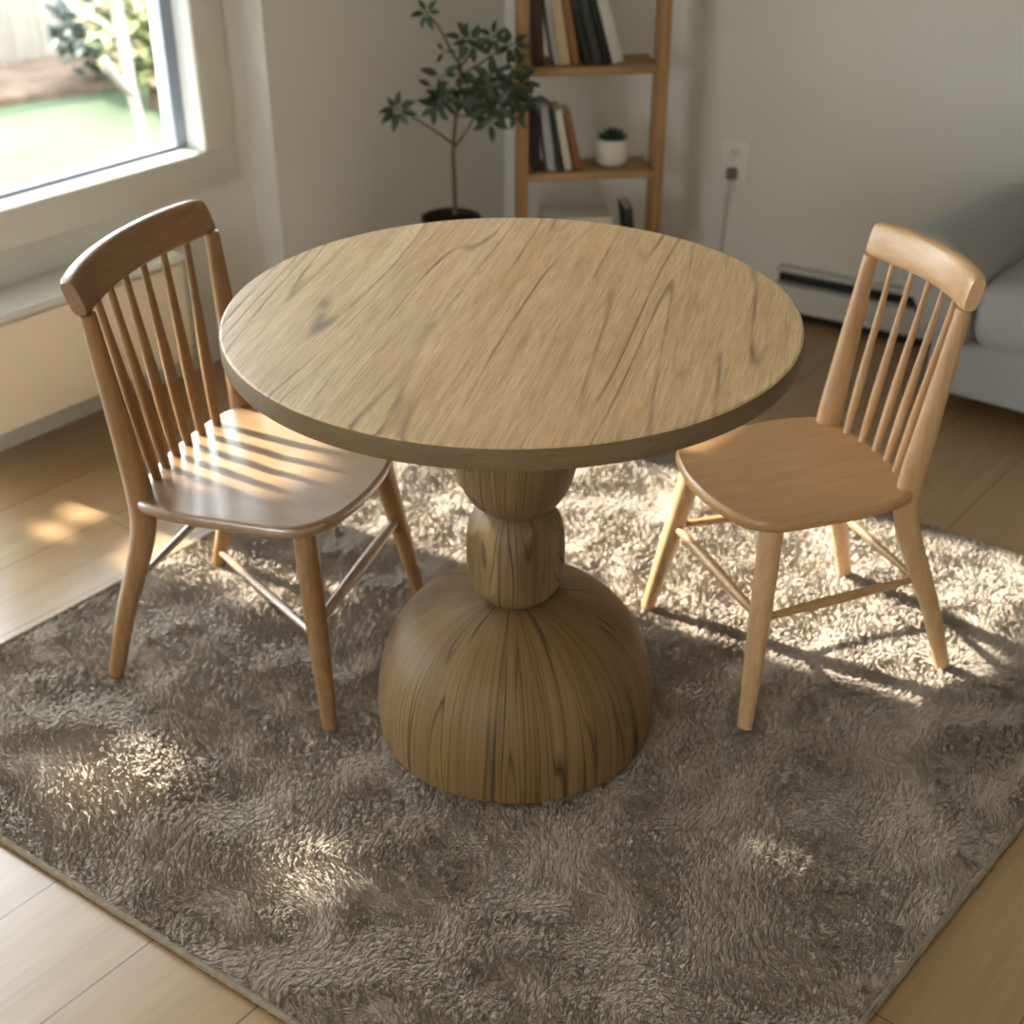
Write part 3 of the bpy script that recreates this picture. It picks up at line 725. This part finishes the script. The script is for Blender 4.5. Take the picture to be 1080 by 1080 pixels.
book_row(Z1, g1, .030, (
    (.026, .215, 3, (60, 44, 30), 'dark brown book at the left post of the upper shelf'),
    (.014, .220, 10, (150, 148, 140), 'thin pale grey book leaning beside the dark brown one, upper shelf'),
    (.027, .222, 10, (176, 152, 116), 'cream book on the upper shelf between the grey and the orange spines'),
    (.020, .215, 11, (128, 84, 44), 'orange brown book in the middle of the upper shelf'),
    (.018, .214, 14, (30, 32, 26), 'near-black green book leaning just right of the orange one'),
    (.022, .209, 15, (52, 54, 46), 'dark olive book leaning among the black spines, upper shelf'),
    (.017, .203, 16, (26, 26, 22), 'black book leaning against the white one, upper shelf'),
    (.028, .198, 17, (178, 172, 160), 'thick white book leaning at the right end of the upper row')))
g2 = 'books on the shelf beside the succulent'
book_row(Z2, g2, .028, (
    (.022, .17, 3, (30, 26, 22), 'black book pressed to the left post of the lower shelf'),
    (.021, .178, 8, (160, 160, 160), 'pale grey-blue book leaning on the lower shelf'),
    (.012, .165, 9, (40, 50, 40), 'thin dark green book between two pale ones, lower shelf'),
    (.020, .165, 11, (186, 178, 158), 'off-white book leaning in the middle of the lower shelf books'),
    (.018, .155, 13, (128, 84, 48), 'orange brown book leaning rightmost on the lower shelf')))
g3 = 'books on the lowest visible shelf behind the table'
for (u, w, h, lean, rgb, lab) in (
    (572, .012, .145, -60, (176, 172, 160), 'white book slumped nearly flat on the lowest visible shelf'),):
    pass
def flatbook(x, y, z, w, d, h, rgb, lab, rot):
    M = SM @ Matrix.Translation((x, y, z)); b = thing('book', lab, 'book', M.translation, SA + rot, g3)
    bm = bmesh.new(); box(bm, (0, 0, .0015), (w, d, .003), bev=.0008); box(bm, (0, 0, h - .0015), (w, d, .003), bev=.0008); box(bm, (-w / 2 + .0015, 0, h / 2), (.003, d, h), bev=.0008)
    obj('cover', bm, plain('book_cover', rgb, .6, .3, var=.05, scale=30), b)
    bm = bmesh.new(); box(bm, (.001, 0, h / 2), (w - .006, d - .006, h - .006)); obj('pages', bm, M_page, b)
zz = Z3
for (w, d, h, rgb, lab) in ((.215, .13, .040, (70, 62, 52), 'thick dark book at the bottom of the flat pile'), (.205, .125, .038, (128, 96, 60), 'tan book second from the bottom of the flat pile'),
                            (.20, .125, .036, (58, 60, 58), 'charcoal book lying just under the white one'), (.19, .12, .030, (200, 196, 184), 'white book lying on top of the pile on the lowest visible shelf')):
    flatbook(.155, .065, zz, w, d, h, rgb, lab, random.uniform(-.04, .04)); zz += h + .0005
book(.305, Z3, .022, .165, .10, 8, (44, 40, 36), 'black book standing right of the flat pile', g3)
# small succulent
sp = SM @ Vector((bx(646.5), .060, Z2))
suc = thing('potted_succulent', 'small white pot with a dark green succulent on the bookshelf', 'plant', sp, 0)
M_pot = plain('white_ceramic', (198, 190, 176), .5, .4, var=.03)
bm = bmesh.new(); lathe(bm, [(0, 0), (.030, 0), (.040, .006), (.046, .022), (.0475, .045), (.046, .070), (.044, .0735), (.042, .0735), (.041, .062), (0, .062)], n=48); obj('pot', bm, M_pot, suc)
M_soil = plain('soil', (40, 30, 22), .95, .1, var=.3, scale=80)
bm = bmesh.new(); lathe(bm, [(0, .055), (.041, .055), (.040, .064), (0, .066)], n=32); obj('soil', bm, M_soil, suc)
M_suc = plain('succulent_green', (48, 66, 44), .5, .4, var=.2, scale=30)
def leafmesh(bm, L, wd, M, thick=.0, curl=.25, n=6):
    """pointed oval leaf along +x, with a shallow keel; solid when thick > 0"""
    tops = []; bots = []
    for i in range(n + 1):
        u = i / n; w = wd * (math.sin(PI * u ** .85) ** .8 if 0 < i < n else 0.02); z = -curl * L * u * u
        row = [(L * u, -w, z + w * .25), (L * u, -w * .5, z + w * .05), (L * u, 0, z - w * .10), (L * u, w * .5, z + w * .05), (L * u, w, z + w * .25)]
        tops.append([bm.verts.new(M @ Vector(q)) for q in row])
        if thick: bots.append([bm.verts.new(M @ Vector((q[0], q[1] * .98, q[2] - thick * math.sin(PI * min(max(u, .05), .95))))) for q in row])
    for A_, B_ in zip(tops, tops[1:]):
        for j in range(4): bm.faces.new((A_[j], A_[j + 1], B_[j + 1], B_[j]))
    if thick:
        for A_, B_ in zip(bots, bots[1:]):
            for j in range(4): bm.faces.new((A_[j + 1], A_[j], B_[j], B_[j + 1]))
        for i in range(n):
            bm.faces.new((tops[i][0], tops[i + 1][0], bots[i + 1][0], bots[i][0])); bm.faces.new((tops[i + 1][4], tops[i][4], bots[i][4], bots[i + 1][4]))
bm = bmesh.new()
for ringn, (cnt, L, el) in enumerate(((9, .046, 18), (8, .040, 42), (6, .034, 62), (4, .026, 80))):
    for k in range(cnt):
        a = 2 * PI * (k + ringn * .4) / cnt
        M = Matrix.Translation((0, 0, .066)) @ Matrix.Rotation(a, 4, 'Z') @ Matrix.Rotation(-math.radians(el), 4, 'Y')
        leafmesh(bm, L, .009, M, .004, -.1)
obj('leaves', bm, M_suc, suc)

# ---------------------------------------------------------------- corner plant
F_, PT, HC = 1450.0, math.radians(30.797), 1.552
def at(u, v, y):
    """world point on the vertical plane y (distance from the camera) that the photograph shows at u, v"""
    a, b = (u - 540) / F_, (540 - v) / F_
    d = Vector((a, math.cos(PT) + b * math.sin(PT), -math.sin(PT) + b * math.cos(PT))); k = y / d.y
    return Vector((0, 0, HC)) + d * k
PY = 3.50
M_bark = plain('plant_bark', (92, 74, 54), .8, .2, var=.2, scale=60, bump=.5, bscale=120)
t_ = NT('dark_leaf', .42, .4); t_.color(t_.ramp(t_.noise(t_.mapping(), 18, 3), [(.3, srgb(36, 46, 30)), (.7, srgb(62, 74, 48))])); M_leaf = t_.m
pc = at(476, 229, PY)
pl = thing('potted_tree', 'small umbrella tree with dark leaves in a black pot by the bookshelf', 'plant', (pc.x, PY, FZ))
def loc(q): return q - Vector((pc.x, PY, FZ))
zr = pc.z - FZ
M_blackpot = plain('black_pot', (36, 34, 30), .55, .3, var=.1)
bm = bmesh.new(); lathe(bm, [(0, 0), (.055, 0), (.060, .004), (.074, zr - .03), (.077, zr - .028), (.079, zr), (.074, zr + .001), (.071, zr - .02), (0, zr - .02)], n=56); obj('pot', bm, M_blackpot, pl)
bm = bmesh.new(); lathe(bm, [(0, zr - .03), (.071, zr - .03), (.071, zr - .012), (0, zr - .010)], n=40); obj('soil', bm, M_soil, pl)
trunk = [(480, 226, 0, .0062), (479, 190, 0, .0060), (478, 160, 0.002, .0056), (480, 130, .004, .0052), (484, 100, 0, .0050), (486, 72, 0, .0044), (478, 58, 0, .0036), (470, 42, -.01, .0030), (461, 26, -.02, .0024), (452, 16, -.02, .0018)]
bm = bmesh.new()
def stem(lst):
    q = []
    for (u, v, dy, r) in lst: w = loc(at(u, v, PY + dy)); q.append((w.x, w.y, w.z, r, r))
    tpath(bm, q, 10, 4)
stem(trunk)
stem([(478, 152, 0, .0036), (462, 140, -.02, .003), (447, 131, -.04, .0026), (432, 121, -.05, .0022), (420, 115, -.05, .0018)])
stem([(480, 155, 0, .0036), (492, 138, .01, .003), (504, 118, .02, .0026), (520, 105, .02, .002)])
stem([(484, 105, 0, .0030), (474, 108, -.03, .0024), (466, 106, -.05, .0018)])
stem([(485, 72, 0, .0034), (495, 58, -.01, .0028), (503, 48, -.02, .002), (497, 42, -.03, .0016)])
stem([(484, 122, 0, .0030), (498, 122, -.02, .0026), (512, 112, -.04, .0022), (530, 104, -.05, .0018)])
stem([(486, 80, 0, .0030), (508, 66, .03, .0024), (528, 52, .05, .002), (540, 48, .06, .0016)])
stem([(486, 88, 0, .0028), (512, 84, .0, .0022), (536, 82, .02, .0018), (552, 86, .03, .0014)])
obj('stem', bm, M_bark, pl)
def palm(u, v, dy, n, Lpx, name='leaf_cluster', a0=0, wd=.30, spread=360, drop=.3):
    """palmate cluster of stalked leaflets"""
    c = loc(at(u, v, PY + dy)); d = (PY + dy) * .86 + 1.0 * .512; L = Lpx / F_ * d
    bm = bmesh.new()
    for k in range(n):
        a = math.radians(a0 + spread * k / n + random.uniform(-9, 9)); l = L * random.uniform(.85, 1.12)
        tilt = random.uniform(-.25, .35)
        # directions fan out in a plane facing mostly up and to the room
        ex = Vector((math.cos(a), -.35 + random.uniform(-.45, .25), math.sin(a))).normalized()
        nz = Vector((random.uniform(-.3, .3), -.8, .55)).normalized(); ey = nz.cross(ex).normalized(); ez = ex.cross(ey)
        M = Matrix.Translation(c) @ Matrix((ex, ey, ez)).transposed().to_4x4()
        bm2 = [M @ Vector((0, 0, 0)), M @ Vector((l * .22, 0, 0))]
        tube(bm, [tuple(q) for q in bm2], .0009, 5)
        leafmesh(bm, l * .82, l * wd * .6, M @ Matrix.Translation((l * .2, 0, 0)), .0006, drop * random.uniform(.4, 1.2))
    obj(name, bm, M_leaf, pl)
for args in ((419, 115, -.05, 8, 22, 30), (450, 13, -.02, 6, 17, 60), (468, 54, -.02, 3, 13, 120), (466, 80, -.03, 3, 21, 160), (457, 92, -.04, 3, 20, 150),
             (497, 44, -.03, 7, 22, 20), (489, 40, -.02, 4, 18, 160), (466, 104, -.05, 8, 23, 0), (460, 112, -.03, 6, 20, 200), (520, 38, .02, 7, 19, 40), (540, 46, .06, 7, 20, 0),
             (545, 70, .03, 6, 18, 0), (520, 84, -.03, 8, 24, 10), (508, 96, -.04, 8, 25, 30), (530, 92, -.02, 8, 25, 50), (522, 112, -.05, 8, 24, 20), (544, 104, .02, 7, 22, 0),
             (505, 108, 0, 7, 22, 70), (549, 88, .03, 6, 20, 0), (496, 94, 0, 6, 18, 0), (560, 103, .0, 5, 18, -60), (516, 128, -.04, 5, 20, 210), (545, 118, .0, 5, 20, 240), (484, 78, 0, 4, 16, 90), (487, 106, 0, 6, 18, 10)):
    palm(args[0], args[1], args[2], args[3], args[4], a0=args[5])

# ---------------------------------------------------------------- garden
GZ = -.30
M_grass = NT('lawn_grass', .95, .1)
_n = M_grass.noise(M_grass.mapping(), 1.6, 5, .6)
M_grass.color(M_grass.ramp(_n, [(.3, (.056, .076, .036, 1)), (.55, (.066, .082, .047, 1)), (.75, (.078, .088, .060, 1))])); M_grass = M_grass.m
bm = bmesh.new(); wbox(bm, -14, 14, -16, -TW, GZ - .2, GZ)
g = obj('garden_ground', bm, M_grass, smooth=False); tag(g, 'sunlit green lawn outside the window', 'lawn', kind='structure')
# soil bed under the fence with fallen leaves
fa = Vector((-2.669, 7.238, GZ)); fb = Vector((-1.949, 7.789, GZ)); fdv = (fb - fa).normalized(); fn = Vector((-fdv.y, fdv.x, 0))
fr = math.atan2(fdv.y, fdv.x)
M_bed = plain('leafy_soil', (92, 76, 64), .95, .1, var=.35, scale=9)
bm = bmesh.new(); box(bm, fa + fn * .35 + Vector((0, 0, .01)), (11.3, .75, .08), Matrix.Rotation(fr, 3, 'Z'), .02)
tag(obj('flower_bed', bm, M_bed), 'brown leaf-covered soil bed along the garden fence', 'soil bed', kind='stuff')
M_fence = NT('weathered_boards', .9, .15)
_m = M_fence.mapping((14, 14, 1.2)); M_fence.color(M_fence.ramp(M_fence.noise(_m, 1, 4, .6), [(.3, srgb(118, 110, 100)), (.7, srgb(150, 140, 126))])); M_fence = M_fence.m
fen = thing('garden_fence', 'weathered vertical board fence across the lawn outside the window', 'fence', fa + fn * .80, fr)
for k in range(-36, 37):
    bm = bmesh.new(); hh = .80 + random.uniform(-.02, .02); box(bm, (k * .155, random.uniform(-.006, .006), hh / 2), (.1545, .02, hh), bev=.004); obj('board', bm, M_fence, fen)
for z in (.25, .65):
    bm = bmesh.new(); box(bm, (0, .035, z), (11.2, .04, .08), bev=.004); obj('rail', bm, M_fence, fen)
# young pale tree seen through the pane
M_birch = plain('pale_bark', (138, 126, 118), .8, .2, var=.15, scale=20)
tb = at(152, 172, 4.9); kk = (GZ - HC) / (tb.z - HC); tb = Vector((tb.x * kk, tb.y * kk, GZ)); TYd = tb.y
yt = thing('young_tree', 'slim pale young tree on the lawn in front of the fence', 'tree', tb)
def stem2(bm, lst, base):
    q = []
    for (u, v, y, r) in lst: w = at(u, v, y) - base; q.append((w.x, w.y, w.z, r, r))
    tpath(bm, q, 10, 5)
bm = bmesh.new()
q = [(0, 0, 0, .026, .026)]
for (u, v, r) in ((149, 135, .022), (139, 95, .024), (131, 50, .026), (122, 0, .024), (112, -60, .02), (100, -130, .014), (92, -190, .008)):
    w = at(u, v, TYd) - tb; q.append((w.x, w.y, w.z, r, r))
tpath(bm, q, 10, 5); obj('trunk', bm, M_birch, yt)
bm = bmesh.new(); stem2(bm, [(141, 100, TYd, .02), (128, 88, TYd - .1, .02), (114, 70, TYd - .2, .02), (108, 62, TYd - .2, .018)], tb); obj('branch', bm, M_birch, yt)
bm = bmesh.new(); stem2(bm, [(129, 40, TYd, .014), (105, 22, TYd, .012), (80, 12, TYd + .1, .009), (60, -10, TYd + .1, .006)], tb); obj('branch', bm, M_birch, yt)
t2 = NT('shrub_leaf', .6, .3); t2.color(t2.ramp(t2.noise(t2.mapping(), 6, 2), [(.35, srgb(118, 128, 78)), (.5, srgb(140, 144, 96)), (.65, srgb(150, 116, 92))])); M_shrub = t2.m
t3 = NT('grey_green_leaf', .6, .3); t3.color(t3.ramp(t3.noise(t3.mapping(), 6, 2), [(.35, srgb(70, 80, 74)), (.65, srgb(104, 108, 100))])); M_greyleaf = t3.m  # dull grey-green leaf colour
def bush(u, v, dist, rx, rz, n, mat, label):
    c = at(u, v, dist); b = thing('shrub', label, 'shrub', (c.x, c.y, GZ), 0, 'shrubs at the garden fence')
    bm = bmesh.new()
    for k in range(n):
        d = Vector((random.gauss(0, 1), random.gauss(0, 1), random.gauss(0, 1))).normalized() * random.random() ** .4
        p_ = Vector((d.x * rx, d.y * rx, (c.z - GZ) + d.z * rz))
        M = Matrix.Translation(p_) @ Matrix.Rotation(random.uniform(0, 6.28), 4, 'Z') @ Matrix.Rotation(random.uniform(-1.2, .6), 4, 'Y')
        leafmesh(bm, .09, .028, M, 0, .2, 4)
    obj('foliage', bm, mat, b)
    bm = bmesh.new()
    for k in range(5): tube(bm, [(random.uniform(-.03, .03), random.uniform(-.03, .03), 0), (random.uniform(-.5, .5) * rx, random.uniform(-.5, .5) * rx, (c.z - GZ) + rz * .3)], [.012, .005], 6)
    obj('stem', bm, M_bark, b)
bush(150, 22, 7.2, .30, .34, 420, M_shrub, 'yellow-green and orange leafed shrub beside the fence, right of the young tree')
bush(100, 28, 7.6, .24, .30, 380, M_greyleaf, 'dark grey-green shrub against the fence, left of the young tree')
bush(165, 52, 7.3, .22, .20, 260, M_greyleaf, 'low dark shrub at the right end of the soil bed')

# unseen tree added by the door: its crown blocks the sun except aimed gaps
SUNAZ, SUNEL = math.radians(-29), math.radians(36.5)
sd = Vector((math.cos(SUNAZ) * math.cos(SUNEL), math.sin(SUNAZ) * math.cos(SUNEL), -math.sin(SUNEL)))
def fall(q, z=0):
    k = (z - q.z) / sd.z; return q + sd * k
gaps = [((-.665, 1.745), .105, .075), ((-.330, 1.53), .075, .035), ((.436, 1.553), .034, .014)]
STR = (-.505, -.355); SEAT = (-.475, 2.19)
def in_gap(q, m):
    g_ = fall(q)
    for (gx, gy), ra, rb in gaps:
        d = Vector((g_.x - gx, g_.y - gy, 0)); a = d.dot(U); b = d.dot(N)
        if (a / (ra + m)) ** 2 + (b / (rb + m)) ** 2 < 1: return True
    # crossing of the wall plane
    k = -(q - A0).dot(N) / sd.dot(N); w = q + sd * k; s_ = (w - A0).dot(U)
    if s_ > W2[1] + .02: return True
    tf = (g_ - A0).dot(N)
    if s_ > STR[0] - m and (.30 < tf < .45 or .57 < tf < 1.17): return True
    h = fall(q, .385); dx, dy = h.x - SEAT[0], h.y - SEAT[1]; a = dx * U.x + dy * U.y; b = dx * N.x + dy * N.y
    return (a / (.125 + m)) ** 2 + (b / (.14 + m)) ** 2 < 1
tr = thing('added_sun_blocker', 'unseen leafy tree added to break up the sunlight', 'tree', W(-2.1, -2.3, GZ))
tM = W(-2.1, -2.3, GZ)
bm = bmesh.new(); mats = 0
cc = W(-1.36, -2.0, 2.55)
for k in range(9500):
    d = Vector((random.gauss(0, 1), random.gauss(0, 1), random.gauss(0, 1))).normalized() * random.random() ** .33
    q = cc + U * d.x * 1.25 + N * d.y * .45 + Vector((0, 0, d.z * 1.4))
    if in_gap(q, .05): continue
    M = Matrix.Translation(q - tM) @ Matrix.Rotation(random.uniform(0, 6.28), 4, 'Z') @ Matrix.Rotation(random.uniform(-.9, .9), 4, 'Y') @ Matrix.Translation((-.065, 0, 0))
    leafmesh(bm, .13, .040, M, 0, .2, 3)
obj('crown', bm, M_suc, tr)
bm = bmesh.new(); tpath(bm, [(0, 0, 0, .09, .09), (.03, 0, .9, .075, .075), (.05, .05, 1.8, .06, .06), (.1, .08, 2.6, .04, .04), (.12, .1, 3.3, .015, .015)], 12, 4); obj('trunk', bm, M_bark, tr)
# unseen slab added above the windows to keep sun off the tabletop
bm = bmesh.new(); wbox(bm, -.46, 1.6, -1.31, -TW, 2.62, 2.80)
tag(obj('added_sun_slab_1', bm, M_white, smooth=False), kind='structure')

# ---------------------------------------------------------------- light
w = bpy.data.worlds.new('sky'); S.world = w; w.use_nodes = True; nt = w.node_tree
bgd = nt.nodes['Background']; bgd.inputs[0].default_value = (.82, .91, 1.0, 1); bgd.inputs[1].default_value = 7.7
sun = bpy.data.lights.new('sun', 'SUN'); sun.energy = 11.5; sun.angle = math.radians(1.0); sun.color = (1, .93, .82)
so_ = link(bpy.data.objects.new('sun', sun)); so_.rotation_euler = sd.to_track_quat('-Z', 'Y').to_euler()
def portal(name, c, n, sx, sy):
    l = bpy.data.lights.new(name, 'AREA'); l.shape = 'RECTANGLE'; l.size = sx; l.size_y = sy; l.cycles.is_portal = True
    o = link(bpy.data.objects.new(name, l)); o.location = c; o.rotation_euler = n.to_track_quat('-Z', 'Z').to_euler()
portal('sky_portal', W((W1[0] + W1[1]) / 2, -TW - .03, (W1[2] + W1[3]) / 2), N, W1[1] - W1[0], W1[3] - W1[2])
portal('sky_portal', W((W2[0] + W2[1]) / 2, -TW - .03, (W2[2] + W2[3]) / 2), N, W2[1] - W2[0], W2[3] - W2[2])
portal('sky_portal', R0 + dn * (RW[0] + RW[1]) / 2 + pn * .26 + Vector((0, 0, (RW[2] + RW[3]) / 2)), -pn, RW[1] - RW[0], RW[3] - RW[2])

# ---------------------------------------------------------------- camera
cam = bpy.data.cameras.new('camera'); co = link(bpy.data.objects.new('camera', cam)); S.camera = co
cam.sensor_width = 36; cam.lens = 36 * F_ / 1080; cam.clip_start = .05
co.location = (0, 0, HC); co.rotation_euler = (PI / 2 - PT, 0, 0)
cam.dof.use_dof = True; cam.dof.focus_distance = 1.95; cam.dof.aperture_fstop = 3.4
vs = S.view_settings; vs.view_transform = 'Standard'; vs.look = 'None'; vs.gamma = 1; vs.exposure = 1.14; vs.use_curve_mapping = False
